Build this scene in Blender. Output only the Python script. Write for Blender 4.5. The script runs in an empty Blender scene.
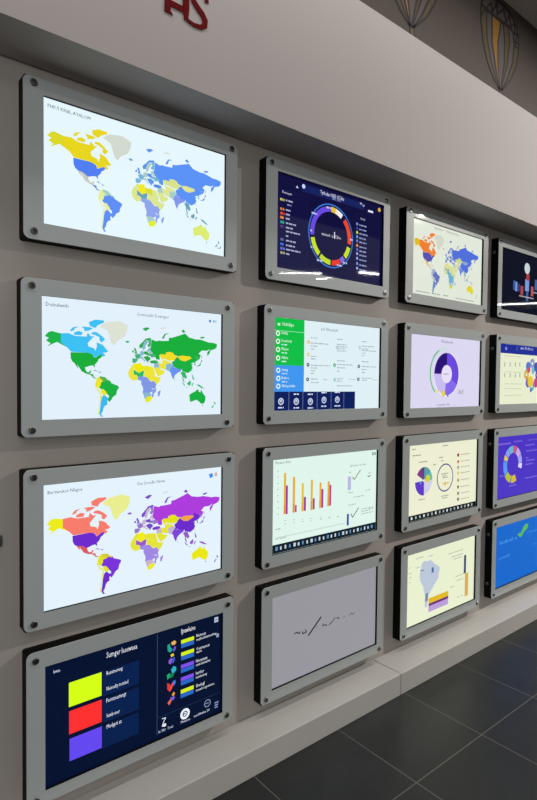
import bpy, bmesh, math, random
from mathutils import Matrix, Vector
random.seed(4)
sc = bpy.context.scene
COL = sc.collection

# ------------------------------------------------------------------ materials
def lin(h):
    r = []
    for i in (0, 2, 4):
        c = int(h[i:i+2], 16)/255
        r.append(c/12.92 if c <= .04045 else ((c+.055)/1.055)**2.4)
    return (*r, 1)

def principled(name, col, rough=.5, metal=0, coat=0, spec=.5, emit=None, estr=0):
    m = bpy.data.materials.new(name); m.use_nodes = True
    b = m.node_tree.nodes['Principled BSDF']
    b.inputs['Base Color'].default_value = lin(col) if isinstance(col, str) else (*col, 1)
    b.inputs['Roughness'].default_value = rough
    b.inputs['Metallic'].default_value = metal
    b.inputs['Specular IOR Level'].default_value = spec
    b.inputs['Coat Weight'].default_value = coat
    b.inputs['Coat Roughness'].default_value = .02
    if emit:
        b.inputs['Emission Color'].default_value = lin(emit); b.inputs['Emission Strength'].default_value = estr
    return m

def mottled(name, c1, c2, scale, rough, bump=.0, bscale=200, spec=.4):
    """painted / mineral surface with faint irregular colour and grain"""
    m = principled(name, c1, rough, spec=spec); nt = m.node_tree; b = nt.nodes['Principled BSDF']
    tc = nt.nodes.new('ShaderNodeTexCoord'); n = nt.nodes.new('ShaderNodeTexNoise')
    n.inputs['Scale'].default_value = scale; n.inputs['Detail'].default_value = 5
    nt.links.new(tc.outputs['Object'], n.inputs['Vector'])
    mx = nt.nodes.new('ShaderNodeMix'); mx.data_type = 'RGBA'
    mx.inputs['A'].default_value = lin(c1); mx.inputs['B'].default_value = lin(c2)
    nt.links.new(n.outputs['Fac'], mx.inputs['Factor']); nt.links.new(mx.outputs['Result'], b.inputs['Base Color'])
    if bump:
        n2 = nt.nodes.new('ShaderNodeTexNoise'); n2.inputs['Scale'].default_value = bscale
        nt.links.new(tc.outputs['Object'], n2.inputs['Vector'])
        bp = nt.nodes.new('ShaderNodeBump'); bp.inputs['Strength'].default_value = bump; bp.inputs['Distance'].default_value = .002
        nt.links.new(n2.outputs['Fac'], bp.inputs['Height']); nt.links.new(bp.outputs['Normal'], b.inputs['Normal'])
    return m

M_wall = mottled('wall_paint', 'A29C96', '99938D', 1.5, .55, .05)
M_fascia = mottled('fascia_paint', 'A19A97', '9B9491', 1.2, .6, .05)
M_upper = mottled('taupe_paint', '443A33', '3D342D', 1.3, .7, .05)
M_plinth = mottled('plinth_paint', 'B0AFAB', 'A6A4A0', 3, .45, .04)
M_ceil = mottled('ceiling_paint', 'A39C93', '9A938A', 1, .8)
M_hall = mottled('hall_paint', '6E6A66', '66625E', .6, .7)
M_bezel = principled('silver_backed_acrylic', '9FA6A6', .42, coat=.7, spec=.3)
M_black = principled('black_housing', '050506', .6, spec=.12)
M_bolt = principled('steel_bolt', '80807B', .33, metal=1)
M_sock = principled('bolt_recess', '14161A', .5)
M_red = principled('red_lettering', '5C0408', .7, spec=.05)
M_clip = principled('dark_bracket', '3A3F3A', .5)
M_my = mottled('mural_yellow', '8C640A', '7A5608', 12, .7)
M_mo = mottled('mural_olive', '514322', '483B1D', 12, .7)
M_mp = principled('mural_mauve', '4C4240', .7)
M_ml = principled('mural_outline', '100607', .7)
M_mr = principled('mural_basket', '54402A', .7)

def floor_material():
    m = principled('slate_floor_tiles', '2E3232', .38, spec=.25); nt = m.node_tree; b = nt.nodes['Principled BSDF']
    tc = nt.nodes.new('ShaderNodeTexCoord')
    mp = nt.nodes.new('ShaderNodeMapping'); mp.inputs['Location'].default_value = (-.380, -.330, 0)
    nt.links.new(tc.outputs['Object'], mp.inputs['Vector'])
    br = nt.nodes.new('ShaderNodeTexBrick'); br.offset = 0; br.squash = 1
    br.inputs['Scale'].default_value = 1; br.inputs['Brick Width'].default_value = .508; br.inputs['Row Height'].default_value = .508
    br.inputs['Mortar Size'].default_value = .0022; br.inputs['Mortar Smooth'].default_value = .1
    br.inputs['Color1'].default_value = (1, 1, 1, 1); br.inputs['Color2'].default_value = (.8, .8, .8, 1); br.inputs['Mortar'].default_value = (0, 0, 0, 1)
    nt.links.new(mp.outputs['Vector'], br.inputs['Vector'])
    n = nt.nodes.new('ShaderNodeTexNoise'); n.inputs['Scale'].default_value = 7; n.inputs['Detail'].default_value = 8; n.inputs['Roughness'].default_value = .65
    nt.links.new(tc.outputs['Object'], n.inputs['Vector'])
    rp = nt.nodes.new('ShaderNodeMix'); rp.data_type = 'RGBA'
    rp.inputs['A'].default_value = lin('171A1A'); rp.inputs['B'].default_value = lin('292C2B'); nt.links.new(n.outputs['Fac'], rp.inputs['Factor'])
    mx = nt.nodes.new('ShaderNodeMix'); mx.data_type = 'RGBA'
    nt.links.new(br.outputs['Fac'], mx.inputs['Factor']); nt.links.new(rp.outputs['Result'], mx.inputs['A']); mx.inputs['B'].default_value = lin('5C5850')
    nt.links.new(mx.outputs['Result'], b.inputs['Base Color'])
    bp = nt.nodes.new('ShaderNodeBump'); bp.inputs['Strength'].default_value = .12; bp.inputs['Distance'].default_value = .003
    nt.links.new(n.outputs['Fac'], bp.inputs['Height']); nt.links.new(bp.outputs['Normal'], b.inputs['Normal'])
    return m
M_floor = floor_material()

_em = {}
def glow(hexc, k=1.0):
    key = (hexc, k)
    if key not in _em:
        _em[key] = principled('display_'+hexc, '060606', .3, coat=.0, spec=.5, emit=hexc, estr=k)
        _em[key].node_tree.nodes['Principled BSDF'].inputs['Roughness'].default_value = .03
    return _em[key]

# ------------------------------------------------------------------ mesh helpers
def link(name, bm, mats, parent=None, smooth=False, loc=None):
    me = bpy.data.meshes.new(name); bm.normal_update(); bm.to_mesh(me); bm.free()
    for m in (mats if isinstance(mats, (list, tuple)) else [mats]): me.materials.append(m)
    if smooth:
        for f in me.polygons: f.use_smooth = True
    o = bpy.data.objects.new(name, me); COL.objects.link(o)
    if parent: o.parent = parent
    if loc: o.location = loc
    return o

def box(bm, x0, x1, y0, y1, z0, z1, mi=0, bevel=0):
    v = [bm.verts.new((x, y, z)) for x in (x0, x1) for y in (y0, y1) for z in (z0, z1)]
    fs = [bm.faces.new([v[i] for i in q]) for q in ((0,1,3,2),(4,6,7,5),(0,4,5,1),(2,3,7,6),(0,2,6,4),(1,5,7,3))]
    for f in fs: f.material_index = mi
    if bevel:
        es = list({e for f in fs for e in f.edges})
        bmesh.ops.bevel(bm, geom=es, offset=bevel, segments=2, affect='EDGES', profile=.5)

def rrect(w, h, r, n=6):
    """rounded rectangle, counter-clockwise seen from -y, as (x, z)"""
    pts = []
    for cx, cz, a0 in ((w/2-r, h/2-r, 0), (-w/2+r, h/2-r, 90), (-w/2+r, -h/2+r, 180), (w/2-r, -h/2+r, 270)):
        for i in range(n+1):
            a = math.radians(a0+90*i/n); pts.append((cx+r*math.cos(a), cz+r*math.sin(a)))
    return pts

def prism(bm, pts, y0, y1, mi=0, chamfer=0):
    """solid outline between y0 (front) and y1 (back)"""
    F = [bm.verts.new((x, y0, z)) for x, z in pts]; B = [bm.verts.new((x, y1, z)) for x, z in pts]
    n = len(pts); fs = [bm.faces.new(F), bm.faces.new(B[::-1])]
    for i in range(n): fs.append(bm.faces.new((F[i], B[i], B[(i+1) % n], F[(i+1) % n])))
    for f in fs: f.material_index = mi
    return fs

def frame_ring(bm, w, h, r, hw, hh, y0, y1, mi=0, mi_in=0, ch=0, n=6, mi_side=None, off=(0, 0)):
    """rounded plate with a rectangular opening"""
    out = [(x+off[0], z+off[1]) for x, z in rrect(w, h, r, n)]
    ins = [(x+off[0], z+off[1]) for x, z in rrect(w-2*ch, h-2*ch, max(r-ch, .001), n)]
    hole = rrect(hw, hh, .0008, n)
    def ring(p, y): return [bm.verts.new((x, y, z)) for x, z in p]
    A = ring(ins, y0); H0 = ring(hole, y0); H1 = ring(hole, y1); O1 = ring(out, y1)
    O0 = ring(out, y0+ch) if ch else A
    k = len(out)
    for i in range(k):
        j = (i+1) % k
        bm.faces.new((A[i], H0[i], H0[j], A[j])).material_index = mi
        bm.faces.new((H0[i], H1[i], H1[j], H0[j])).material_index = mi_in
        bm.faces.new((O0[i], O0[j], O1[j], O1[i])).material_index = mi if mi_side is None else mi_side
        bm.faces.new((O1[i], O1[j], H1[j], H1[i])).material_index = mi
        if ch: bm.faces.new((A[i], A[j], O0[j], O0[i])).material_index = mi

def thing(name, label, cat, loc, group=None):
    o = bpy.data.objects.new(name, None); COL.objects.link(o); o.location = loc
    o.empty_display_size = .1
    o['label'] = label; o['category'] = cat
    if group: o['group'] = group
    return o
def struct(name, bm, m, label=None):
    o = link(name, bm, m); o['kind'] = 'structure'
    if label: o['label'] = label
    return o

# ------------------------------------------------------------------ room (metres; camera eye at the origin, wall runs along x)
WY, FY, ZF, ZS, ZT, ZC = 1.984, 1.752, -1.653, 1.060, 1.757, 2.62
X0, X1, Y0 = -5.0, 19.0, -10.0
def quad_box(*a, **k):
    bm = bmesh.new(); box(bm, *a, **k); return bm
struct('floor', quad_box(X0, X1, Y0, WY+.1, ZF-.1, ZF), M_floor)
struct('ceiling', quad_box(X0, X1, Y0, WY+.1, ZC, ZC+.1), M_ceil)
struct('wall_back', quad_box(X0, X1, WY, WY+.1, ZF, 1.4), M_wall)
struct('wall_back_upper', quad_box(X0, X1, WY, WY+.1, 1.4, ZC), M_upper)
struct('wall_left', quad_box(X0-.1, X0, Y0, WY+.1, ZF, ZC), M_hall)
struct('wall_right', quad_box(X1, X1+.1, Y0, WY+.1, ZF, ZC), M_hall)
struct('wall_front', quad_box(X0, X1, Y0-.1, Y0, ZF, ZC), M_hall)
# projecting fascia above the monitors, in two boards that meet at a hairline seam
struct('trim_1', quad_box(X0, 2.3041, FY, WY-.012, ZS, ZT, bevel=.0003), M_fascia)
struct('trim_2', quad_box(2.3044, X1, FY, WY-.012, ZS, ZT, bevel=.0003), M_fascia)
# low plinth along the foot of the wall, two lengths with a joint
struct('trim_3', quad_box(X0, 2.3755, 1.790, WY, ZF, -1.536, bevel=.004), M_plinth)
struct('trim_4', quad_box(2.379, X1, 1.790, WY, ZF, -1.536, bevel=.004), M_plinth)

# ------------------------------------------------------------------ screen content
LAND = {
 'alaska': [(-168,66),(-162,70),(-156,71.3),(-141,69.6),(-141,60),(-137,58.5),(-131,55),(-136,58.8),(-146,60.8),(-152,59),(-160,56),(-164,54.7),(-158,58.5),(-166,61.5),(-161,64.5)],
 'canada': [(-141,69.6),(-128,70.4),(-116,68),(-108,68),(-96,68),(-94,72),(-88,68.5),(-82,69),(-86,66.5),(-94,61),(-92.5,57),(-82,55),(-80,51.5),(-78.5,55),(-77,58),(-78,62.4),(-70,61),(-65,59),(-61,55.5),(-56,52),(-60,50),(-66,50),(-61,46),(-66,44),(-70,46.5),(-75,45),(-83,42),(-83,46),(-89,48),(-95,49),(-123,49),(-131,55),(-137,58.5),(-141,60)],
 'canada2': [(-85,73),(-78,73),(-70,70.5),(-62,66.5),(-68,62.5),(-73,65),(-72,68),(-80,70),(-88,71)],
 'canada3': [(-118,69),(-105,69),(-103,72),(-110,73),(-118,71.5)],
 'canada4': [(-125,72),(-117,73.5),(-120,76),(-110,76.8),(-118,74.5),(-124,74)],
 'canada5': [(-100,73),(-92,74),(-84,76),(-90,77),(-105,77),(-100,75)],
 'canada6': [(-90,78),(-80,76.5),(-76,79),(-64,81.5),(-64,83),(-80,83.2),(-92,81)],
 'usa': [(-124.5,48.5),(-95,49),(-89,48),(-84,46.2),(-82.5,42),(-78,43.5),(-75,45),(-70,47),(-67,45),(-70,42),(-74,40),(-76,36),(-81,31.5),(-80.3,25.5),(-82.5,28.5),(-84.5,30),(-90,29.3),(-97,27),(-99,26.5),(-104,29.5),(-108,31.5),(-117,32.5),(-121,35),(-124,40)],
 'mexico': [(-117,32.5),(-108,31.5),(-104,29.5),(-99,26.5),(-97.5,22),(-95,18.5),(-91,18.8),(-90,21.2),(-87,21.3),(-89,17),(-92,15),(-97,16),(-105,20),(-109,26),(-113,31),(-110,24),(-115,29)],
 'centam': [(-92,15),(-88.5,16),(-83.5,15),(-83,10.5),(-80,9.3),(-77.5,8.5),(-80,7.5),(-83.5,8.5),(-87,12.5)],
 'cuba': [(-84.5,22),(-80,23),(-74.5,20.2),(-78,20.6)], 'hisp': [(-74,19.8),(-69,19.5),(-69,18.2),(-74,18.3)],
 'greenland': [(-72,78),(-60,82),(-35,83.6),(-18,81),(-20,75),(-25,70),(-38,65.5),(-44,60),(-50,62.5),(-53,68),(-57,75)],
 'iceland': [(-24,65.5),(-18,66.5),(-14,65),(-19,63.5)],
 'andes': [(-77.5,8),(-72,12),(-71,7),(-67,6),(-70,-1),(-70,-9),(-69,-16),(-65,-22),(-62,-22),(-58,-20),(-60,-16),(-65,-11),(-70,-11),(-73,-8),(-70,-4),(-70,0),(-75,0),(-80,-3),(-81,-5),(-76,-14),(-70.5,-18.5),(-71.5,-30),(-73.5,-40),(-75,-50),(-71,-53.5),(-73,-45),(-70.5,-33),(-68,-24),(-69,-17),(-74.5,-12),(-79,-7),(-80,-1),(-77.5,3)],
 'venez': [(-72,12),(-62,10.5),(-57,6),(-52,4),(-54,2),(-60,4.5),(-64,1.5),(-67,1.5),(-67,6),(-71,7)],
 'brazil': [(-52,4),(-50,0),(-44,-2.5),(-37,-5),(-35,-8),(-39,-14),(-40.5,-21),(-47,-25),(-48.5,-28),(-53.5,-33.5),(-57,-30),(-54.5,-26),(-55,-22),(-58,-20),(-60,-16),(-65,-11),(-70,-11),(-73,-8),(-70,-4),(-69.5,1),(-67,1.5),(-64,1.5),(-60,4.5),(-54,2)],
 'argentina': [(-65,-22),(-62,-22),(-57.5,-26),(-54.5,-26),(-57,-30),(-58,-34),(-57,-37.5),(-62,-39),(-65,-43),(-66,-47),(-69,-51),(-66,-55),(-70,-54.5),(-72.5,-50),(-71,-42),(-70,-33),(-68,-25)],
 'wafrica': [(-17,21),(-13,27.5),(-6,35.5),(-2,35),(-3,28),(-6,25),(-6,16),(-11,15),(-16.5,15),(-17.3,17)],
 'algeria': [(-2,35),(9,37),(10,30),(12,23),(4,19),(-5,25),(-3,28)],
 'libya': [(10,33),(15,31.5),(20,32.5),(25,31.5),(25,20),(15,23),(12,23.3),(10,30)],
 'egypt': [(25,31.5),(33,31),(35,26),(37,22),(25,22)],
 'guinea': [(-16.5,15),(-11,15),(-6,16),(0,15),(2,12),(1.5,6.3),(-7.5,4.5),(-13,8.5),(-16,12)],
 'niger': [(-6,16),(-6,25),(4,19),(12,23),(15,22.5),(13.5,13.5),(3,12),(0,15)],
 'nigeria': [(2,12),(13.5,13.5),(14,9),(9,4.5),(4.5,6),(2,6.3)],
 'sudan': [(15,22.5),(25,20),(25,22),(37,22),(38.5,17.5),(35,10),(33,4),(27,5),(22,11),(15,13)],
 'ethiopia': [(36,15),(43,12),(51,11.5),(47,3),(41.5,-2),(35,5),(34,9)],
 'camer': [(14,13),(22,11),(27,5),(18,4),(9.5,2),(9,4.5),(14,9)],
 'congo': [(9.5,2),(18,4),(27,5),(31,3),(29,-4),(30,-9),(24,-11),(17,-8),(12,-6),(9,-1)],
 'kenya': [(31,3),(35,5),(41.5,-2),(39,-6),(40.5,-11),(30,-9),(29,-4)],
 'angola': [(12,-6),(17,-8),(24,-11),(24,-17.5),(12,-17.5),(13.5,-12)],
 'zambia': [(24,-11),(30,-9),(34,-11.5),(33,-15),(27,-18),(24,-17.5)],
 'mozam': [(34,-11.5),(40.5,-11),(40.5,-15),(35,-20),(35.5,-24),(32.5,-27),(31.5,-22),(33,-15)],
 'namib': [(12,-17.5),(24,-17.5),(27,-18),(31.5,-22),(29,-24),(20,-25),(20,-28.5),(16.5,-28.5),(14.5,-22.5)],
 'safrica': [(16.5,-28.5),(20,-28.5),(20,-25),(29,-24),(31.5,-24),(32.5,-28),(28,-33),(20,-34.8),(18,-33)],
 'madag': [(44,-17),(49.5,-12.5),(50,-16),(47,-25),(44,-23)],
 'iberia': [(-9,43.5),(-1.5,43.3),(3,42.2),(-0.5,38),(-2,36.7),(-6,36.2),(-9,37)],
 'france': [(-4.5,48.5),(2,51),(8,49),(7,44),(3,43),(-1.5,43.5)],
 'uk': [(-5.5,50),(1,51.2),(0,53.5),(-2,57.5),(-5,58.5),(-5.5,55.5),(-3,53.5)], 'ireland': [(-10,52),(-6.2,52.2),(-6,55),(-9.5,54.3)],
 'germany': [(6,51),(7,53.5),(10,55),(14,54),(15,51),(13,48.5),(8,47.5),(7,49)],
 'italy': [(7,44.2),(8,46.5),(13.5,46.5),(12.5,44),(18,40.3),(16,38),(15,40.2),(10.5,43)],
 'poland': [(14,54),(23,54.5),(24,51),(22,49),(15,50.5)],
 'balkan': [(14,46.5),(22,48),(28,45.5),(28,42),(24,40.5),(23,37),(20,40),(15,44.5)],
 'norway': [(5,59),(5,62),(12,66),(18,69.8),(28,71),(30,69.5),(22,68.5),(15,66),(12,61),(11,59),(7,58)],
 'sweden': [(11,59),(12.5,62),(15,66),(22,68),(23,65.8),(17.5,61.5),(18,59.5),(15,56),(13,55.5)],
 'finland': [(22,68.5),(29,69.5),(30,63),(27,60.3),(22,60.5),(22,63),(25,65)],
 'baltic': [(21,55.5),(24,58.5),(28,59.3),(28,55.5),(24,54)],
 'ukraine': [(22,48.5),(24,51.5),(33,52),(40,49.5),(38,47),(33,46),(30,45.5),(28,48)],
 'belarus': [(23.5,51.6),(28,55.5),(32,53)],
 'turkey': [(26.5,39.5),(30,41),(36,41.8),(43,41),(44.5,38),(36,36.3),(29,36.5)],
 'mideast': [(36,36.3),(44.5,38),(48,30),(42,29.5),(36,29)],
 'arabia': [(35,28.5),(42,30),(48,29.5),(51,25),(56,25.5),(59.5,22.5),(54,17),(44,12.7),(42,16.5)],
 'iran': [(44.5,38.5),(50,37),(54,37.2),(60,36.5),(61.5,26),(57,27),(51,28),(48,30)],
 'afpak': [(61,35.5),(71,38),(77,35.5),(71,28),(68,24),(61.5,26)],
 'turkm': [(53,42),(58,43),(66,41),(74,40),(71,37.5),(61,35.5),(54,37.2)],
 'russia': [(30,69.5),(41,67.5),(44,68.5),(54,68.5),(67,69),(68,72.5),(74,72.5),(80,73.5),(98,76.5),(104,77.7),(113,74),(128,72.5),(140,72.6),(160,70),(170,70),(180,68.8),(180,65.5),(176,62.5),(164,60),(163,57),(157,51.2),(156,57),(163,62),(155,59.3),(143,59.3),(135.5,54.5),(141,52.5),(138,46.5),(131,43),(135,48.5),(127,50),(120,53),(116,49.8),(106,50.2),(98,50.8),(88,49.3),(80,51),(76,54),(61,54),(61,51),(51,51.5),(47,50),(48,46),(47.5,42.5),(40,43.5),(38,47),(40,49.5),(33,52),(28,56),(28,59.5),(30,63)],
 'novz': [(52,71),(57,71),(60,75),(69,76.8),(58,76)], 'svalb': [(11,79),(20,80.5),(27,80),(18,77)], 'sevz': [(95,79.5),(100,81),(105,79),(100,78)], 'franz': [(46,80.5),(58,81.8),(63,81),(52,80)], 'nsib': [(138,75),(148,76),(150,74.8),(142,73.5)],
 'sakh': [(142,54),(143.5,50),(142.5,46)],
 'kazakh': [(47,50),(51,51.5),(61,51),(61,54),(70,55.3),(77,54),(80,51),(87,49),(82,45.5),(80,42.5),(68,42),(62,43.5),(56,45),(53,42),(51,45)],
 'mongolia': [(88,49.3),(98,50.8),(106,50.2),(116,49.8),(119,47),(111,44),(105,41.8),(96,42.8),(90,46)],
 'china': [(74,39.5),(80,42.5),(82,45.5),(87.5,49),(90,46),(96,42.8),(105,41.8),(111,44),(119,47),(116,49.8),(120,53),(127,50),(134.5,48.3),(131,43),(124,40),(121,39.5),(118,38.5),(122,37),(119.5,34.5),(122,31),(119,25.5),(110,20.5),(106,22.5),(98,24),(97,28),(88,28),(79,31.5)],
 'india': [(77,35),(79,31),(88,28),(97,28),(94,23.5),(89,21.8),(86.5,20.5),(80.5,15.5),(80,12),(77.5,8),(73,17),(72.5,21),(68.5,23.5),(71,28)],
 'seasia': [(94,21),(98,24),(102,22.3),(106,22.5),(105.5,19),(109,13),(105,8.8),(102,12.5),(100,12),(103.5,1.5),(101,3),(98.5,8),(98,15)],
 'korea': [(125,40),(129,42),(127.5,38.5),(129.3,36),(126.5,34.5)],
 'japan': [(130,33.5),(135,35.5),(139,38),(141,41.5),(142,45.3),(145,43.3),(141.5,41),(141,37),(139.5,35),(134,33.7)],
 'sumat': [(95.5,5.5),(103,-1),(105.8,-5.8),(101,-2.5)], 'java': [(105.5,-6.5),(114.5,-8),(108,-7.7)], 'borneo': [(109,1),(117,6.8),(118,1),(115.5,-4),(110.5,-2.5)], 'sulaw': [(119.5,-5),(121,-1),(125,1.3),(120,.5),(122.5,-4.5)],
 'phil': [(120.5,18),(122,18),(126,8),(122,8.5)], 'newg': [(131,-1),(138,-1.8),(150.5,-10),(143,-8.8),(134,-4)], 'taiwan': [(121.5,25.2),(120.6,22)+(),(120.2,23.5)],
 'srilanka': [(80,9.5),(81.8,7),(80.3,6)],
 'australia': [(114,-22),(122,-17.8),(129,-15),(132,-11.5),(136.5,-12.2),(136,-15),(140.5,-17.5),(142.3,-11),(146,-18.5),(153,-25.5),(152.5,-32),(150,-37.5),(146,-39),(141,-38),(138,-35),(131,-31.5),(124,-33.5),(116,-35),(115.5,-31)],
 'tasm': [(144.8,-41),(148.2,-41),(147,-43.5)],
 'nznorth': [(173,-34.8),(178.3,-37.8),(176,-41.3),(174.5,-38.5)], 'nzsouth': [(172.8,-40.7),(174,-42),(169.5,-46.6),(166.8,-45.8)],
}
NAMES_YEL = ('algeria','niger','libya')
def palette(k):
    D = [dict(alaska='DCD824', canada='E8D61C', usa='4C7CF0', mexico='C4C8C0', centam='5A86C8', greenland='D2DACF', andes='E2EC9C', venez='9CCFC8', brazil='5C8CF4', argentina='5C8CF4',
              russia='5A92F6', kazakh='D8E28C', mongolia='E0E68C', china='5890F4', india='8096EA', australia='DCEC70', turkey='5088E4', algeria='F0EA10', libya='D8DC30', af='DCE690', af2='8CA4EC', safrica='E0F020', eu='78B4D8', eu2='A8CCC8', eu3='5A94EC', isl='68A0B8'),
         dict(alaska='1CB244', canada='3CC0F4', usa='18AC38', mexico='18AC40', centam='3CA858', greenland='DCE2D4', andes='EAE42C', venez='58B04C', brazil='18B040', argentina='38B8F4',
              russia='18AE3C', kazakh='F2DC28', mongolia='F0DC24', china='18B040', india='6A90F2', australia='14B040', turkey='30A850', algeria='F0E800', libya='E8E420', af='ECE438', af2='8098E4', safrica='E8E818', eu='48B078', eu2='88B8D0', eu3='28AA48', isl='30B868'),
         dict(alaska='ECEC18', canada='F87C6C', usa='6C2ACC', mexico='D85860', centam='D86868', greenland='EAEE90', andes='E0E028', venez='D8C830', brazil='7A32DA', argentina='6C2ACC',
              russia='AC3CDC', kazakh='E6E218', mongolia='F4A244', china='6C2ACC', india='7E44D8', australia='EAE812', turkey='8038C8', algeria='F0EC18', libya='E8E430', af='E4E438', af2='A088E4', safrica='ECEC20', eu='9878C8', eu2='C8B4D0', eu3='7A48C8', isl='9858C8'),
         dict(alaska='E4BC24', canada='F08030', usa='504CB0', mexico='D8B860', centam='A8A880', greenland='D4D8C8', andes='A8B4C8', venez='98A8C8', brazil='6474BC', argentina='6088C8',
              russia='5070DA', kazakh='C8D490', mongolia='90A8C8', china='4C6CDA', india='7088DC', australia='E4D62C', turkey='8098C8', algeria='D8E08C', libya='DCE08C', af='D4DC9C', af2='70B0D0', safrica='D8D830', eu='7890CC', eu2='B0BCC8', eu3='5C7CD4', isl='90A8C0')][k]
    g = {}
    for n in LAND:
        b = n.rstrip('0123456789')
        if n in D: g[n] = D[n]
        elif b in D: g[n] = D[b]
        elif n in ('novz','sevz','nsib','sakh','svalb','franz'): g[n] = D['eu3'] if n != 'franz' else 'D8DCD8'
        elif n in ('wafrica','egypt','sudan','ethiopia','guinea','arabia','iran','turkm'): g[n] = D['af']
        elif n in ('nigeria','congo','zambia','kenya','mozam','angola','camer','madag'): g[n] = D['af2']
        elif n == 'namib': g[n] = D['eu2']
        elif n in ('iberia','france','finland','ukraine','korea'): g[n] = D['eu']
        elif n in ('germany','italy','sweden','baltic','belarus','afpak','mideast'): g[n] = D['eu2']
        elif n in ('uk','norway','poland','balkan','ireland','japan'): g[n] = D['eu3']
        else: g[n] = D['isl']
    return g

_txt = {}
def text_tris(s):
    """letters of a string as flat triangles, normalised to width 1 and cap height 1"""
    if s in _txt: return _txt[s]
    cu = bpy.data.curves.new('t', 'FONT'); cu.body = s; cu.resolution_u = 1; cu.size = 1
    o = bpy.data.objects.new('t', cu); COL.objects.link(o)
    dg = bpy.context.evaluated_depsgraph_get(); dg.update()
    me = bpy.data.meshes.new_from_object(o.evaluated_get(dg))
    vs = [v.co.copy() for v in me.vertices]; ps = [list(p.vertices) for p in me.polygons]
    bpy.data.objects.remove(o); bpy.data.meshes.remove(me); bpy.data.curves.remove(cu)
    x0 = min(v.x for v in vs); x1 = max(v.x for v in vs)
    _txt[s] = ([((v.x-x0)/(x1-x0), v.y/.72) for v in vs], ps)
    return _txt[s]

class Screen:
    def __init__(s, w, h, y, off, full, k=1.0):
        s.off, s.full = off, full
        s.bm = bmesh.new(); s.w, s.h, s.y, s.k = w, h, y, k; s.n = 0; s.mats = []; s.ix = {}
    def mi(s, c):
        if c not in s.ix: s.ix[c] = len(s.mats); s.mats.append(glow(c, s.k))
        return s.ix[c]
    def face(s, c, uv):
        uv = [(min(max(a, 0), 1), min(max(b, 0), 1)) for a, b in uv]
        q = [uv[0]]
        for t in uv[1:]:
            if abs(t[0]-q[-1][0])+abs(t[1]-q[-1][1]) > 1e-5: q.append(t)
        if len(q) < 3: return
        area = sum(q[i-1][0]*q[i][1]-q[i][0]*q[i-1][1] for i in range(len(q)))
        if abs(area) < 1e-8: return
        if area > 0: q = q[::-1]            # v runs down, so this faces -y
        y = s.y - s.n*8e-6
        vs = [s.bm.verts.new(((a-.5)*s.w+s.off[0], y, (.5-b)*s.h+s.off[1])) for a, b in q]
        f = s.bm.faces.new(vs); f.material_index = s.mi(c)
        f.normal_update()
        if f.normal.y > 0: f.normal_flip()
    def arc(s, c, cu, cv, r0, r1, a0, a1):
        asp = s.h/s.w; n = max(3, int(abs(a1-a0)/9))
        P = lambda r, a: (cu+r*asp*math.sin(math.radians(a)), cv-r*math.cos(math.radians(a)))
        for i in range(n):
            b0 = a0+(a1-a0)*i/n; b1 = a0+(a1-a0)*(i+1)/n
            s.face(c, [P(r1, b0), P(r1, b1), P(r0, b1), P(r0, b0)] if r0 > 1e-4 else [P(r1, b0), P(r1, b1), (cu, cv)])
    def draw(s, ops):
        for op in ops:
            s.n += 1; k, c, a = op[0], op[1], op[2:]
            if k == 'bg':
                x, z = s.full[0]/2+.0005, s.full[1]/2+.0005
                vs = [s.bm.verts.new((a, s.y, b)) for a, b in ((-x, -z), (x, -z), (x, z), (-x, z))]
                s.bm.faces.new(vs).material_index = s.mi(c)
            elif k == 'r': s.face(c, [(a[0], a[1]), (a[2], a[1]), (a[2], a[3]), (a[0], a[3])])
            elif k == 'p': s.face(c, a[0])
            elif k == 'c': s.arc(c, *a)
            elif k == 'd':                   # a line of small print: word-long strokes
                u = a[0]; rnd = random.Random(int(a[0]*1e4+a[1]*1e3))
                while u < a[2]-.004:
                    w = min(rnd.uniform(.012, .04), a[2]-u)
                    s.face(c, [(u, a[1]), (u+w, a[1]), (u+w, a[3]), (u, a[3])]); u += w+.006
            elif k == 'l':
                w, pts = a; asp = s.h/s.w
                for (u0, v0), (u1, v1) in zip(pts, pts[1:]):
                    du, dv = (u1-u0)/asp, v1-v0; d = math.hypot(du, dv) or 1
                    nu, nv = -dv/d*w/2*asp, du/d*w/2
                    s.face(c, [(u0+nu, v0+nv), (u1+nu, v1+nv), (u1-nu, v1-nv), (u0-nu, v0-nv)])
            elif k == 't':
                u, v, h, w, t = a; pts, ps = text_tris(t)
                for pl in ps: s.face(c, [(u+pts[i][0]*w, v-pts[i][1]*h) for i in pl])
            elif k == 'm':
                g = palette(c); ua, ub, va, vb = a
                for n, poly in LAND.items():
                    s.n += .05
                    s.face(g[n], [(ua*lo+ub, va*1.25*math.log(math.tan(math.pi/4+.4*math.radians(la)))+vb) for lo, la in poly])

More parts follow.
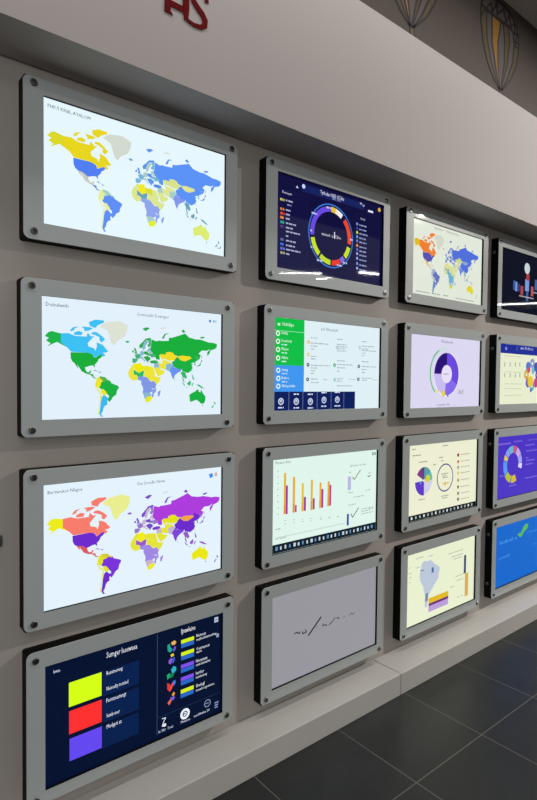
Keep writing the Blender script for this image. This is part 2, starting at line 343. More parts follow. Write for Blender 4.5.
SCREENS = {
 (0, 0): [
  ('bg','E6F7FD'),
  ('m',0,0.00276,0.4791,-0.282,0.676),
  ('t','27404A',0.018,0.068,0.03,0.2,'PHIUI KINIL AYALOM'),
  ('r','7A8C94',0.955,0.925,0.975,0.932),
  ('r','7A8C94',0.975,0.905,0.981,0.925),
 ],
 (0, 1): [
  ('bg','E2F1FC'),
  ('m',1,0.00276,0.4758,-0.2763,0.6968),
  ('t','50586A',0.018,0.075,0.032,0.105,'Dukulwith'),
  ('t','6A6E78',0.475,0.088,0.03,0.185,'Cmmunikt Dewvges'),
  ('c','3C8CE8',0.925,0.075,0,0.014,0,360),
  ('r','9AB4D0',0.945,0.062,0.956,0.088),
  ('r','9AB4D0',0.962,0.062,0.968,0.088),
 ],
 (0, 2): [
  ('bg','E4F3FD'),
  ('m',2,0.00281,0.4844,-0.2722,0.687),
  ('t','5A6670',0.018,0.075,0.03,0.165,'Bartwekst Nkgus'),
  ('t','5A6068',0.475,0.085,0.03,0.16,'Das Lreudhi Nrnw'),
  ('p','3C8CE8',[(0.915,0.06),(0.94,0.05),(0.945,0.085),(0.925,0.1)]),
  ('r','D8A8A0',0.955,0.05,0.972,0.085),
 ],
 (0, 3): [
  ('bg','02102F'),
  ('r','D6FF14',0.111,0.196,0.275,0.402),
  ('r','FF3030',0.112,0.438,0.276,0.634),
  ('r','6448F0',0.114,0.673,0.277,0.864),
  ('r','05204E',0.281,0.2,0.479,0.416),
  ('r','05204E',0.283,0.446,0.48,0.65),
  ('r','05204E',0.283,0.68,0.478,0.874),
  ('t','F0F4FF',0.301,0.088,0.052,0.167,'Surnger Iesewuea'),
  ('t','E0E8FF',0.038,0.076,0.03,0.031,'Iwwue'),
  ('t','F0F4FF',0.301,0.238,0.036,0.086,'Resumereng'),
  ('t','F0F4FF',0.301,0.376,0.036,0.117,'Neisculty tornind'),
  ('t','F0F4FF',0.3,0.48,0.036,0.107,'Fasntteastangt'),
  ('t','F0F4FF',0.303,0.615,0.036,0.069,'Iumboner'),
  ('t','F0F4FF',0.302,0.713,0.036,0.08,'Mudypti at'),
  ('r','3A5078',0.584,0.021,0.587,0.963),
  ('d','233A66',0.592,0.803,0.999,0.807),
  ('t','FFFFFF',0.733,0.082,0.05,0.088,'Ijruwleiou'),
  ('r','D6F020',0.732,0.144,0.815,0.18),
  ('r','2868C8',0.732,0.184,0.815,0.222),
  ('r','D6F020',0.732,0.264,0.815,0.3),
  ('r','2868C8',0.732,0.304,0.815,0.342),
  ('r','8050F0',0.731,0.384,0.815,0.42),
  ('r','2868C8',0.731,0.426,0.815,0.463),
  ('r','8050F0',0.731,0.506,0.814,0.542),
  ('r','2868C8',0.731,0.546,0.814,0.584),
  ('r','D6F020',0.731,0.626,0.814,0.664),
  ('r','2868C8',0.73,0.668,0.814,0.706),
  ('t','F0F4FF',0.83,0.164,0.032,0.063,'Netesut'),
  ('t','F0F4FF',0.83,0.199,0.026,0.135,'meybactituantesalbug'),
  ('t','F0F4FF',0.83,0.294,0.032,0.089,'Oeureusest'),
  ('t','F0F4FF',0.83,0.322,0.026,0.037,'uasn'),
  ('t','F0F4FF',0.829,0.414,0.032,0.075,'Netetarz'),
  ('t','F0F4FF',0.829,0.448,0.026,0.096,'uesciauastz'),
  ('t','F0F4FF',0.829,0.534,0.032,0.054,'Iertler'),
  ('t','F0F4FF',0.829,0.572,0.026,0.075,'neistreiety'),
  ('t','F0F4FF',0.829,0.659,0.032,0.057,'Sheiagl'),
  ('t','F0F4FF',0.829,0.7,0.026,0.124,'aceualcosgetieutes'),
  ('p','18A890',[(0.646,0.149),(0.661,0.14),(0.665,0.179),(0.678,0.203),(0.665,0.229),(0.648,0.205)]),
  ('p','F0B060',[(0.668,0.136),(0.689,0.123),(0.702,0.144),(0.691,0.167),(0.676,0.163)]),
  ('p','7858E0',[(0.68,0.216),(0.691,0.18),(0.7,0.187),(0.695,0.217),(0.682,0.23)]),
  ('p','E8D830',[(0.665,0.251),(0.682,0.242),(0.688,0.266),(0.671,0.275)]),
  ('p','9058D0',[(0.654,0.301),(0.669,0.278),(0.678,0.309),(0.667,0.341),(0.654,0.327)]),
  ('p','4058C0',[(0.676,0.288),(0.691,0.279),(0.693,0.313),(0.682,0.342),(0.673,0.325)]),
  ('p','20A868',[(0.643,0.432),(0.662,0.42),(0.664,0.46),(0.647,0.479)]),
  ('p','30B0C8',[(0.669,0.394),(0.684,0.368),(0.701,0.383),(0.701,0.419),(0.677,0.438)]),
  ('p','18804C',[(0.664,0.43),(0.686,0.442),(0.694,0.426),(0.681,0.468),(0.662,0.473)]),
  ('p','E83830',[(0.645,0.511),(0.66,0.522),(0.668,0.557),(0.661,0.6),(0.647,0.571)]),
  ('p','F05048',[(0.662,0.563),(0.677,0.521),(0.685,0.531),(0.674,0.581),(0.661,0.6)]),
  ('p','4878E0',[(0.681,0.511),(0.696,0.506),(0.698,0.533),(0.687,0.562),(0.681,0.541)]),
  ('p','F0A030',[(0.674,0.637),(0.687,0.615),(0.694,0.632),(0.685,0.662)]),
  ('p','E86858',[(0.648,0.701),(0.668,0.67),(0.674,0.691),(0.659,0.729)]),
  ('p','7858D8',[(0.665,0.656),(0.68,0.661),(0.696,0.67),(0.685,0.695),(0.67,0.687)]),
  ('l','E8EEF8',0.008,[(0.615,0.83),(0.638,0.833),(0.625,0.865),(0.616,0.903),(0.641,0.906)]),
  ('c','E8EEF8',0.631,0.899,0,0.016,0,360),
  ('c','F0F6FF',0.759,0.874,0,0.052,0,360),
  ('c','123060',0.759,0.874,0.018,0.028,0,360),
  ('d','123060',0.746,0.868,0.771,0.878),
  ('c','8898B8',0.907,0.863,0.03,0.038,0,360),
  ('d','8898B8',0.894,0.858,0.92,0.866),
  ('d','8898D0',0.957,0.887,0.984,0.899),
  ('d','8898D0',0.957,0.911,0.984,0.923),
  ('d','8898D0',0.957,0.934,0.984,0.946),
  ('r','B8C4D8',0.951,0.025,0.977,0.075),
  ('d','203050',0.957,0.047,0.972,0.055),
  ('r','90A0B8',0.966,0.196,0.983,0.232),
  ('t','D8E0F0',0.595,0.955,0.028,0.089,'lu. Wtr   Pcoas'),
  ('t','D8E0F0',0.733,0.954,0.026,0.058,'Mvaateu'),
  ('t','D8E0F0',0.817,0.948,0.026,0.104,'uueltlitalsa 24'),
 ],
 (1, 0): [
  ('bg','0C0C3C'),
  ('r','14205E',0.202,0.041,0.802,0.12),
  ('r','16164E',0.0,0.16,0.255,0.93),
  ('r','0D0D40',0.005,0.165,0.25,0.925),
  ('t','E8ECFF',0.368,0.086,0.045,0.224,'Tyrbedas OKID itl 5dru'),
  ('t','A8B0E0',0.481,0.11,0.03,0.08,'Innin 2dru'),
  ('c','C8D8FF',0.217,0.063,0,0.024,0,360),
  ('p','C8D0F0',[(0.151,0.103),(0.161,0.075),(0.173,0.103)]),
  ('l','C8D0F0',0.008,[(0.757,0.042),(0.769,0.064),(0.777,0.04)]),
  ('l','C8D0F0',0.008,[(0.784,0.058),(0.796,0.08),(0.805,0.056)]),
  ('r','D8E0F0',0.845,0.1,0.9,0.125),
  ('c','D8B040',0.968,0.059,0,0.026,0,360),
  ('t','D8D8F0',0.037,0.202,0.028,0.078,'Fesueun'),
  ('d','C8C060',0.02,0.26,0.055,0.286),
  ('d','A8ACD0',0.066,0.262,0.13,0.278),
  ('d','E08828',0.021,0.36,0.056,0.386),
  ('d','A8ACD0',0.067,0.363,0.113,0.379),
  ('d','E04830',0.022,0.406,0.057,0.432),
  ('d','A8ACD0',0.067,0.41,0.11,0.426),
  ('d','E88838',0.022,0.45,0.057,0.476),
  ('d','A8ACD0',0.068,0.454,0.1,0.471),
  ('d','20A090',0.023,0.499,0.058,0.525),
  ('d','A8ACD0',0.069,0.503,0.159,0.519),
  ('d','5A3080',0.023,0.545,0.058,0.571),
  ('d','A8ACD0',0.069,0.55,0.134,0.566),
  ('d','A8ACD0',0.07,0.591,0.189,0.607),
  ('d','A8ACD0',0.07,0.64,0.09,0.656),
  ('d','5A64A0',0.025,0.682,0.06,0.708),
  ('d','A8ACD0',0.071,0.689,0.154,0.705),
  ('d','3868E0',0.025,0.732,0.061,0.759),
  ('d','A8ACD0',0.071,0.739,0.154,0.755),
  ('d','6078E0',0.026,0.778,0.061,0.804),
  ('d','A8ACD0',0.072,0.784,0.195,0.8),
  ('d','A8A880',0.026,0.823,0.062,0.849),
  ('d','A8ACD0',0.072,0.831,0.101,0.847),
  ('d','9098C8',0.077,0.306,0.113,0.32),
  ('c','3C78D8',0.476,0.531,0.352,0.366,0,360),
  ('c','F0E8D0',0.476,0.531,0.275,0.335,2,20),
  ('c','E8C040',0.476,0.531,0.275,0.335,-2,12),
  ('c','F0F0F0',0.476,0.531,0.275,0.335,20,34),
  ('c','E84828',0.476,0.531,0.275,0.335,44,98),
  ('c','C8E020',0.476,0.531,0.275,0.335,106,132),
  ('c','8068E0',0.476,0.531,0.275,0.335,136,150),
  ('c','E83828',0.476,0.531,0.275,0.335,152,178),
  ('c','C0D828',0.476,0.531,0.275,0.335,182,215),
  ('c','C8E020',0.476,0.531,0.275,0.335,220,258),
  ('c','6848E0',0.476,0.531,0.275,0.335,264,356),
  ('t','E8E8F8',0.385,0.544,0.035,0.181,'minusd  a aCiDu'),
  ('r','E8E8F8',0.502,0.475,0.51,0.55),
  ('d','B8C0E8',0.425,0.206,0.47,0.226),
  ('d','B8C0E8',0.29,0.315,0.341,0.335),
  ('d','B8C0E8',0.279,0.514,0.298,0.534),
  ('d','B8C0E8',0.285,0.696,0.316,0.716),
  ('d','B8C0E8',0.343,0.827,0.394,0.847),
  ('d','B8C0E8',0.532,0.838,0.587,0.858),
  ('d','B8C0E8',0.59,0.796,0.633,0.816),
  ('d','B8C0E8',0.66,0.505,0.696,0.525),
  ('t','D0D4F0',0.768,0.245,0.03,0.044,'Inoti'),
  ('c','7088E0',0.731,0.308,0,0.018,0,360),
  ('d','9098C8',0.753,0.306,0.829,0.322),
  ('c','3848A0',0.732,0.359,0,0.018,0,360),
  ('d','9098C8',0.754,0.358,0.83,0.374),
  ('c','C8D040',0.732,0.41,0,0.018,0,360),
  ('d','9098C8',0.755,0.408,0.842,0.424),
  ('c','5898E0',0.733,0.461,0,0.018,0,360),
  ('d','9098C8',0.755,0.461,0.831,0.478),
  ('c','6878D8',0.733,0.51,0,0.018,0,360),
  ('d','9098C8',0.756,0.51,0.831,0.526),
  ('c','E88830',0.734,0.566,0,0.018,0,360),
  ('d','9098C8',0.757,0.567,0.832,0.583),
  ('c','5868C8',0.735,0.614,0,0.018,0,360),
  ('d','9098C8',0.757,0.616,0.833,0.633),
  ('c','90A0E8',0.735,0.663,0,0.018,0,360),
  ('d','9098C8',0.758,0.666,0.833,0.682),
  ('c','90A8F0',0.736,0.719,0,0.018,0,360),
  ('d','9098C8',0.759,0.722,0.834,0.738),
  ('c','7890E8',0.737,0.781,0,0.018,0,360),
  ('d','9098C8',0.759,0.784,0.835,0.8),
  ('c','90A8F0',0.737,0.837,0,0.018,0,360),
  ('d','9098C8',0.76,0.841,0.836,0.857),
 ],
 (1, 1): [
  ('bg','DFF1F6'),
  ('r','10BE46',0,0,0.249,0.508),
  ('r','4096EE',0,0.508,0.249,0.793),
  ('r','0A1E5C',0,0.793,0.744,1),
  ('r','90E0B0',0.0,0.134,0.249,0.141),
  ('t','F0FFF4',0.058,0.082,0.042,0.099,'Unttidape'),
  ('r','E0FFE8',0.022,0.059,0.042,0.084),
  ('r','8890B8',0.12,0.793,0.123,1),
  ('r','8890B8',0.241,0.793,0.244,1),
  ('r','8890B8',0.37,0.793,0.373,1),
  ('r','8890B8',0.502,0.793,0.505,1),
  ('r','8890B8',0.628,0.793,0.631,1),
  ('c','F0FFF8',0.025,0.169,0.016,0.028,0,360),
  ('t','F0FFF8',0.053,0.171,0.032,0.052,'Setiig'),
  ('c','F0FFF8',0.026,0.254,0.016,0.028,0,360),
  ('t','F0FFF8',0.054,0.256,0.032,0.087,'Deenieecty'),
  ('d','C8F0E0',0.055,0.28,0.101,0.292),
  ('c','F0FFF8',0.027,0.341,0.016,0.028,0,360),
  ('t','F0FFF8',0.055,0.344,0.032,0.061,'Milaaer'),
  ('d','C8F0E0',0.056,0.368,0.102,0.38),
  ('c','F0FFF8',0.028,0.432,0.016,0.028,0,360),
  ('t','F0FFF8',0.056,0.438,0.032,0.052,'Ailitu'),
  ('d','C8F0E0',0.057,0.46,0.103,0.473),
  ('c','F0FFF8',0.03,0.563,0.016,0.028,0,360),
  ('t','F0FFF8',0.058,0.569,0.032,0.051,'Sening'),
  ('d','C8E0FC',0.058,0.592,0.105,0.604),
  ('c','F0FFF8',0.031,0.65,0.016,0.028,0,360),
  ('t','F0FFF8',0.059,0.657,0.032,0.06,'Betiaoe'),
  ('d','C8E0FC',0.059,0.68,0.106,0.692),
  ('c','F0FFF8',0.032,0.735,0.016,0.028,0,360),
  ('t','F0FFF8',0.06,0.744,0.032,0.113,'Wirepsiritlty'),
  ('c','D8E0F4',0.185,0.902,0.026,0.038,0,360),
  ('c','D8E0F4',0.185,0.898,0.006,0.016,0,360),
  ('d','D8E0F4',0.162,0.965,0.21,0.979),
  ('d','E8ECFA',0.162,0.814,0.206,0.828),
  ('c','D8E0F4',0.31,0.906,0.026,0.038,0,360),
  ('c','D8E0F4',0.31,0.901,0.006,0.016,0,360),
  ('d','D8E0F4',0.286,0.97,0.336,0.984),
  ('d','E8ECFA',0.286,0.816,0.332,0.83),
  ('c','D8E0F4',0.436,0.89,0.026,0.038,0,360),
  ('c','D8E0F4',0.436,0.885,0.006,0.016,0,360),
  ('d','D8E0F4',0.411,0.955,0.464,0.969),
  ('d','E8ECFA',0.411,0.798,0.46,0.812),
  ('c','D8E0F4',0.564,0.888,0.026,0.038,0,360),
  ('c','D8E0F4',0.564,0.883,0.006,0.016,0,360),
  ('d','D8E0F4',0.538,0.955,0.593,0.969),
  ('d','E8ECFA',0.538,0.794,0.589,0.808),
  ('c','D8E0F4',0.055,0.899,0.026,0.038,0,360),
  ('c','D8E0F4',0.054,0.894,0.006,0.016,0,360),
  ('d','D8E0F4',0.032,0.959,0.078,0.973),
  ('t','6A7478',0.403,0.093,0.038,0.154,'pit Hhenteiti'),
  ('d','A4B0B4',0.305,0.182,0.364,0.192),
  ('d','A4B0B4',0.306,0.24,0.469,0.252),
  ('d','A4B0B4',0.307,0.273,0.365,0.284),
  ('d','A4B0B4',0.307,0.308,0.35,0.318),
  ('d','A4B0B4',0.308,0.39,0.359,0.4),
  ('d','A4B0B4',0.308,0.418,0.355,0.43),
  ('d','A4B0B4',0.309,0.49,0.489,0.501),
  ('d','A4B0B4',0.309,0.52,0.368,0.531),
  ('d','A4B0B4',0.31,0.552,0.349,0.562),
  ('d','A4B0B4',0.31,0.583,0.337,0.594),
  ('d','A4B0B4',0.311,0.646,0.37,0.657),
  ('d','A4B0B4',0.311,0.686,0.39,0.696),
  ('d','A4B0B4',0.552,0.173,0.607,0.184),
  ('d','A4B0B4',0.552,0.233,0.649,0.244),
  ('d','A4B0B4',0.553,0.258,0.66,0.27),
  ('d','A4B0B4',0.553,0.284,0.638,0.295),
  ('d','A4B0B4',0.553,0.309,0.643,0.32),
  ('d','A4B0B4',0.555,0.425,0.636,0.436),
  ('d','A4B0B4',0.555,0.469,0.717,0.48),
  ('d','A4B0B4',0.556,0.507,0.641,0.518),
  ('d','A4B0B4',0.556,0.546,0.581,0.557),
  ('d','A4B0B4',0.557,0.637,0.621,0.648),
  ('d','A4B0B4',0.557,0.663,0.608,0.674),
  ('d','A4B0B4',0.558,0.72,0.709,0.731),
  ('d','A4B0B4',0.806,0.176,0.866,0.186),
  ('d','A4B0B4',0.807,0.232,0.947,0.243),
  ('d','A4B0B4',0.807,0.265,0.876,0.276),
  ('d','A4B0B4',0.807,0.285,0.967,0.296),
  ('d','A4B0B4',0.808,0.318,0.854,0.328),
  ('d','A4B0B4',0.808,0.349,0.836,0.36),
  ('d','A4B0B4',0.809,0.422,0.883,0.434),
  ('d','A4B0B4',0.81,0.481,0.974,0.492),
  ('d','A4B0B4',0.81,0.517,0.861,0.528),
  ('d','A4B0B4',0.811,0.554,0.843,0.565),
  ('d','A4B0B4',0.811,0.624,0.928,0.634),
  ('d','A4B0B4',0.812,0.649,0.867,0.66),
  ('c','F0B840',0.287,0.238,0.008,0.022,0,360),
  ('c','E8D060',0.285,0.377,0.008,0.022,0,360),
  ('c','404858',0.284,0.492,0.008,0.022,0,360),
  ('c','404858',0.282,0.656,0.008,0.022,0,360),
  ('c','20A850',0.532,0.484,0.008,0.022,0,360),
  ('c','90C8B0',0.534,0.654,0.008,0.022,0,360),
  ('c','504048',0.778,0.487,0.008,0.022,0,360),
  ('c','505868',0.775,0.643,0.008,0.022,0,360),
  ('c','B0C8D0',0.553,0.277,0.008,0.022,0,360),
  ('c','B0C8D0',0.784,0.259,0.008,0.022,0,360),
  ('d','B8C4C8',0.426,0.649,0.47,0.659),
  ('d','B8C4C8',0.677,0.64,0.744,0.65),
  ('d','B8C4C8',0.933,0.644,0.985,0.654),
 ],
 (1, 2): [
  ('bg','E0F6EC'),
  ('r','0A1C2A',0,0.905,1,1),
  ('r','6090B8',0.025,0.93,0.045,0.97),
  ('r','C8D4DC',0.064,0.935,0.077,0.97),
  ('r','C8D4DC',0.102,0.93,0.116,0.97),
  ('r','6090B8',0.14,0.935,0.154,0.97),
  ('r','C8D4DC',0.179,0.93,0.199,0.97),
  ('r','C8D4DC',0.217,0.935,0.232,0.97),
  ('r','6090B8',0.256,0.93,0.27,0.97),
  ('r','C8D4DC',0.295,0.935,0.309,0.97),
  ('r','C8D4DC',0.333,0.93,0.353,0.97),
  ('r','6090B8',0.371,0.935,0.386,0.97),
  ('r','C8D4DC',0.41,0.93,0.424,0.97),
  ('r','C8D4DC',0.449,0.935,0.463,0.97),
  ('r','6090B8',0.487,0.93,0.507,0.97),
  ('r','C8D4DC',0.525,0.935,0.539,0.97),
  ('r','C8D4DC',0.564,0.93,0.578,0.97),
  ('r','6090B8',0.603,0.935,0.617,0.97),
  ('r','C8D4DC',0.641,0.93,0.661,0.97),
  ('r','C8D4DC',0.679,0.935,0.694,0.97),
  ('r','6090B8',0.718,0.93,0.732,0.97),
  ('r','C8D4DC',0.757,0.935,0.771,0.97),
  ('r','C8D4DC',0.795,0.93,0.815,0.97),
  ('r','6090B8',0.834,0.935,0.848,0.97),
  ('r','C8D4DC',0.872,0.93,0.886,0.97),
  ('r','C8D4DC',0.91,0.935,0.924,0.97),
  ('r','6090B8',0.949,0.93,0.969,0.97),
  ('t','6A7678',0.018,0.048,0.034,0.13,'Metanno Ibsnt'),
  ('r','E8B428',0.09,0.149,0.109,0.594),
  ('r','A03CA0',0.107,0.288,0.125,0.598),
  ('r','E86828',0.093,0.5,0.098,0.591),
  ('r','F0A830',0.167,0.205,0.187,0.596),
  ('r','A03CA0',0.188,0.517,0.203,0.595),
  ('r','E86828',0.17,0.501,0.176,0.593),
  ('r','E8C038',0.246,0.287,0.265,0.6),
  ('r','A03CA0',0.266,0.443,0.286,0.6),
  ('r','E86828',0.248,0.504,0.254,0.597),
  ('r','E8B830',0.328,0.263,0.348,0.605),
  ('r','A03CA0',0.349,0.476,0.367,0.602),
  ('r','E86828',0.33,0.507,0.337,0.602),
  ('r','F0AC38',0.41,0.309,0.43,0.601),
  ('r','A03CA0',0.429,0.386,0.448,0.601),
  ('r','E86828',0.412,0.502,0.418,0.598),
  ('r','E8A840',0.488,0.309,0.509,0.597),
  ('r','B84C88',0.507,0.352,0.525,0.593),
  ('r','E86828',0.49,0.495,0.497,0.594),
  ('d','B0BCB8',0.032,0.115,0.045,0.124),
  ('d','B0BCB8',0.032,0.181,0.046,0.19),
  ('d','B0BCB8',0.033,0.247,0.046,0.256),
  ('d','B0BCB8',0.033,0.313,0.047,0.322),
  ('d','B0BCB8',0.034,0.379,0.047,0.388),
  ('d','B0BCB8',0.034,0.445,0.048,0.454),
  ('d','B0BCB8',0.035,0.511,0.048,0.52),
  ('d','B0BCB8',0.035,0.577,0.049,0.586),
  ('d','B8C4C0',0.095,0.66,0.116,0.668),
  ('d','B8C4C0',0.097,0.696,0.113,0.705),
  ('d','B8C4C0',0.171,0.671,0.193,0.68),
  ('d','B8C4C0',0.173,0.704,0.189,0.712),
  ('d','B8C4C0',0.247,0.683,0.269,0.692),
  ('d','B8C4C0',0.249,0.71,0.266,0.719),
  ('d','B8C4C0',0.326,0.694,0.349,0.703),
  ('d','B8C4C0',0.328,0.718,0.345,0.726),
  ('d','B8C4C0',0.415,0.708,0.439,0.716),
  ('d','B8C4C0',0.417,0.726,0.435,0.735),
  ('d','B8C4C0',0.5,0.72,0.524,0.729),
  ('d','B8C4C0',0.502,0.734,0.52,0.743),
  ('d','B8C4C0',0.583,0.732,0.608,0.741),
  ('d','B8C4C0',0.585,0.742,0.604,0.75),
  ('d','C4D0CC',0.023,0.829,0.672,0.835),
  ('d','A0AAA8',0.023,0.736,0.063,0.748),
  ('t','606868',0.024,0.855,0.032,0.092,'tol  louetk'),
  ('d','C8D4D0',0.023,0.836,0.666,0.842),
  ('t','707878',0.71,0.174,0.028,0.172,'Alurlaer hu sha'),
  ('l','787838',0.012,[(0.738,0.3),(0.759,0.331),(0.824,0.227)]),
  ('l','50603C',0.012,[(0.729,0.736),(0.745,0.786),(0.81,0.682)]),
  ('r','B8B8E0',0.691,0.287,0.724,0.449),
  ('r','3C40B0',0.686,0.732,0.707,0.871),
  ('l','607040',0.012,[(0.903,0.313),(0.917,0.326),(0.936,0.308)]),
  ('d','A8B4B0',0.697,0.476,0.746,0.486),
  ('d','A8B4B0',0.751,0.54,0.867,0.55),
  ('d','A8B4B0',0.885,0.48,0.943,0.49),
  ('d','A8B4B0',0.84,0.704,0.984,0.714),
  ('d','A8B4B0',0.84,0.732,0.935,0.742),
  ('d','A8B4B0',0.841,0.762,0.972,0.772),
  ('d','A8B4B0',0.699,0.625,0.78,0.635),
  ('d','A8B4B0',0.7,0.233,0.722,0.244),
  ('d','A8B4B0',0.907,0.273,0.941,0.283),
  ('d','A8B4B0',0.926,0.719,0.974,0.729),
  ('r','708080',0.948,0.026,0.958,0.064),
  ('r','708080',0.965,0.028,0.975,0.066),
  ('r','708080',0.98,0.027,0.99,0.065),
 ],
 (1, 3): [
  ('bg','97969E'),
  ('l','15151C',0.02,[(0.314,0.565),(0.37,0.487),(0.433,0.397)]),
  ('l','2A2A34',0.014,[(0.187,0.485),(0.207,0.475),(0.228,0.495)]),
  ('l','2A2A34',0.014,[(0.238,0.477),(0.233,0.508)]),
  ('l','2A2A34',0.014,[(0.264,0.49),(0.259,0.514),(0.29,0.516)]),
  ('l','2A2A34',0.014,[(0.285,0.48),(0.301,0.521)]),
  ('l','3A3A44',0.008,[(0.386,0.499),(0.397,0.494)]),
  ('l','34343E',0.012,[(0.452,0.486),(0.447,0.511),(0.475,0.51),(0.491,0.529)]),
  ('l','34343E',0.012,[(0.508,0.533),(0.551,0.497),(0.571,0.465)]),
  ('l','34343E',0.012,[(0.582,0.484),(0.6,0.478),(0.611,0.505)]),
  ('l','44444E',0.008,[(0.647,0.5),(0.67,0.5)]),
  ('l','44444E',0.008,[(0.712,0.509),(0.736,0.484),(0.749,0.511),(0.773,0.493)]),
 ],
 (2, 0): [
  ('bg','E2E9DA'),
  ('m',3,0.0027,0.458,-0.2778,0.672),
  ('t','7A8078',0.279,0.057,0.034,0.36,'Iminwer  Uhbranerten,'),
  ('d','9CA49A',0.039,0.955,0.228,0.969),
  ('d','9CA49A',0.256,0.951,0.371,0.965),
  ('d','9CA49A',0.414,0.947,0.489,0.961),
  ('d','9CA49A',0.596,0.956,0.887,0.97),
 ],
 (2, 1): [
  ('bg','DCD8F2'),
  ('c','6A48DC',0.491,0.524,0.13,0.305,0,120),
  ('c','8468EC',0.491,0.524,0.13,0.305,120,188),
  ('c','C8BCF0',0.491,0.524,0.13,0.305,188,270),
  ('c','2C1078',0.491,0.524,0.13,0.305,270,360),
  ('c','E8E0F8',0.491,0.524,0,0.13,0,360),
  ('c','F4EEFF',0.491,0.524,0.308,0.325,20,260),
  ('c','40B868',0.464,0.516,0.345,0.366,222,335),
  ('c','B8E0C8',0.464,0.516,0.345,0.36,335,365),
  ('c','E8D040',0.449,0.804,0,0.045,0,360),
  ('c','6858C8',0.513,0.834,0,0.018,0,360),
  ('c','F0E078',0.361,0.773,0,0.028,0,360),
  ('t','505070',0.406,0.08,0.04,0.168,'Moduuale'),
  ('t','606080',0.446,0.536,0.034,0.085,'nin.'),
  ('t','506058',0.668,0.812,0.075,0.076,'/n:I'),
  ('t','707090',0.357,0.977,0.035,0.272,'Lmtats Its  .. _'),
 ],
 (2, 2): [
  ('bg','EDEED2'),
  ('r','121C20',0,0.925,1,1),
  ('r','E8ECE8',0.03,0.945,0.05,0.98),
  ('r','A8B4B8',0.086,0.945,0.106,0.98),
  ('r','A8B4B8',0.142,0.945,0.162,0.98),
  ('r','E8ECE8',0.198,0.945,0.218,0.98),
  ('r','A8B4B8',0.254,0.945,0.274,0.98),
  ('r','A8B4B8',0.31,0.945,0.33,0.98),
  ('r','E8ECE8',0.366,0.945,0.386,0.98),
  ('r','A8B4B8',0.422,0.945,0.442,0.98),
  ('r','A8B4B8',0.478,0.945,0.498,0.98),
  ('r','E8ECE8',0.534,0.945,0.554,0.98),
  ('r','A8B4B8',0.59,0.945,0.61,0.98),
  ('r','A8B4B8',0.646,0.945,0.666,0.98),
  ('r','E8ECE8',0.702,0.945,0.722,0.98),
  ('r','A8B4B8',0.758,0.945,0.778,0.98),
  ('r','A8B4B8',0.814,0.945,0.834,0.98),
  ('r','E8ECE8',0.87,0.945,0.89,0.98),
  ('r','A8B4B8',0.926,0.945,0.946,0.98),
  ('c','5AA0A8',0.2,0.487,0.02,0.185,0,50),
  ('c','68B8B0',0.2,0.487,0.02,0.185,50,92),
  ('c','D0D0E8',0.2,0.487,0,0.185,92,180),
  ('c','6038C8',0.2,0.487,0.02,0.2,180,268),
  ('c','E8E8D8',0.2,0.487,0.02,0.185,268,290),
  ('c','7A3C88',0.2,0.487,0.02,0.185,300,345),
  ('c','503C78',0.2,0.487,0.02,0.185,345,360),
  ('c','C8D838',0.251,0.465,0,0.05,0,360),
  ('c','E8C838',0.237,0.482,0,0.03,0,360),
  ('c','5090D0',0.153,0.511,0,0.02,0,360),
  ('c','4C3C88',0.504,0.494,0.18,0.198,0,360),
  ('c','E0C868',0.506,0.581,0,0.03,0,360),
  ('d','D8C080',0.46,0.565,0.568,0.585),
  ('d','98988C',0.029,0.043,0.078,0.057),
  ('d','98988C',0.036,0.127,0.146,0.141),
  ('d','98988C',0.12,0.224,0.246,0.238),
  ('d','98988C',0.407,0.196,0.468,0.211),
  ('d','98988C',0.438,0.243,0.475,0.257),
  ('d','98988C',0.13,0.729,0.214,0.743),
  ('d','98988C',0.448,0.742,0.559,0.756),
  ('d','98988C',0.464,0.772,0.541,0.786),
  ('d','98988C',0.448,0.431,0.556,0.445),
  ('d','98988C',0.467,0.485,0.548,0.499),
  ('d','98988C',0.461,0.46,0.522,0.474),
  ('d','98988C',0.453,0.038,0.539,0.052),
  ('d','98988C',0.326,0.284,0.367,0.298),
  ('c','883030',0.698,0.201,0,0.026,0,360),
  ('d','A8A898',0.738,0.192,0.882,0.205),
  ('c','C87060',0.7,0.297,0,0.026,0,360),
  ('d','A8A898',0.739,0.29,0.884,0.302),
  ('c','A0A090',0.702,0.38,0,0.026,0,360),
  ('d','A8A898',0.741,0.374,0.886,0.386),
  ('c','D8C860',0.703,0.463,0,0.026,0,360),
  ('d','A8A898',0.742,0.459,0.887,0.471),
  ('c','A8A060',0.705,0.564,0,0.026,0,360),
  ('d','A8A898',0.744,0.561,0.889,0.573),
  ('c','907850',0.707,0.662,0,0.026,0,360),
  ('d','A8A898',0.746,0.661,0.891,0.673),
  ('c','808068',0.709,0.754,0,0.026,0,360),
  ('d','A8A898',0.748,0.754,0.892,0.766),
  ('c','906050',0.71,0.84,0,0.026,0,360),
  ('d','A8A898',0.749,0.841,0.894,0.853),
 ],
 (2, 3): [
  ('bg','E9F0D0'),
  ('p','BCC8DA',[(0.191,0.173),(0.219,0.139),(0.271,0.166),(0.312,0.151),(0.342,0.191),(0.384,0.242),(0.445,0.3),(0.452,0.351),(0.435,0.396),(0.436,0.457),(0.4,0.504),(0.36,0.562),(0.325,0.614),(0.293,0.66),(0.283,0.739),(0.276,0.824),(0.247,0.826),(0.24,0.749),(0.247,0.658),(0.226,0.573),(0.213,0.503),(0.172,0.414),(0.165,0.339),(0.17,0.268)]),
  ('r','E0B81C',0.295,0.709,0.588,0.792),
  ('r','6A2878',0.296,0.788,0.588,0.827),
  ('r','B89CD8',0.296,0.824,0.586,0.909),
  ('r','34466E',0.829,0.258,0.864,0.542),
  ('r','E0A84C',0.851,0.546,0.904,0.904),
  ('r','4A68A0',0.331,0.277,0.362,0.354),
  ('d','4A68A0',0.181,0.262,0.221,0.28),
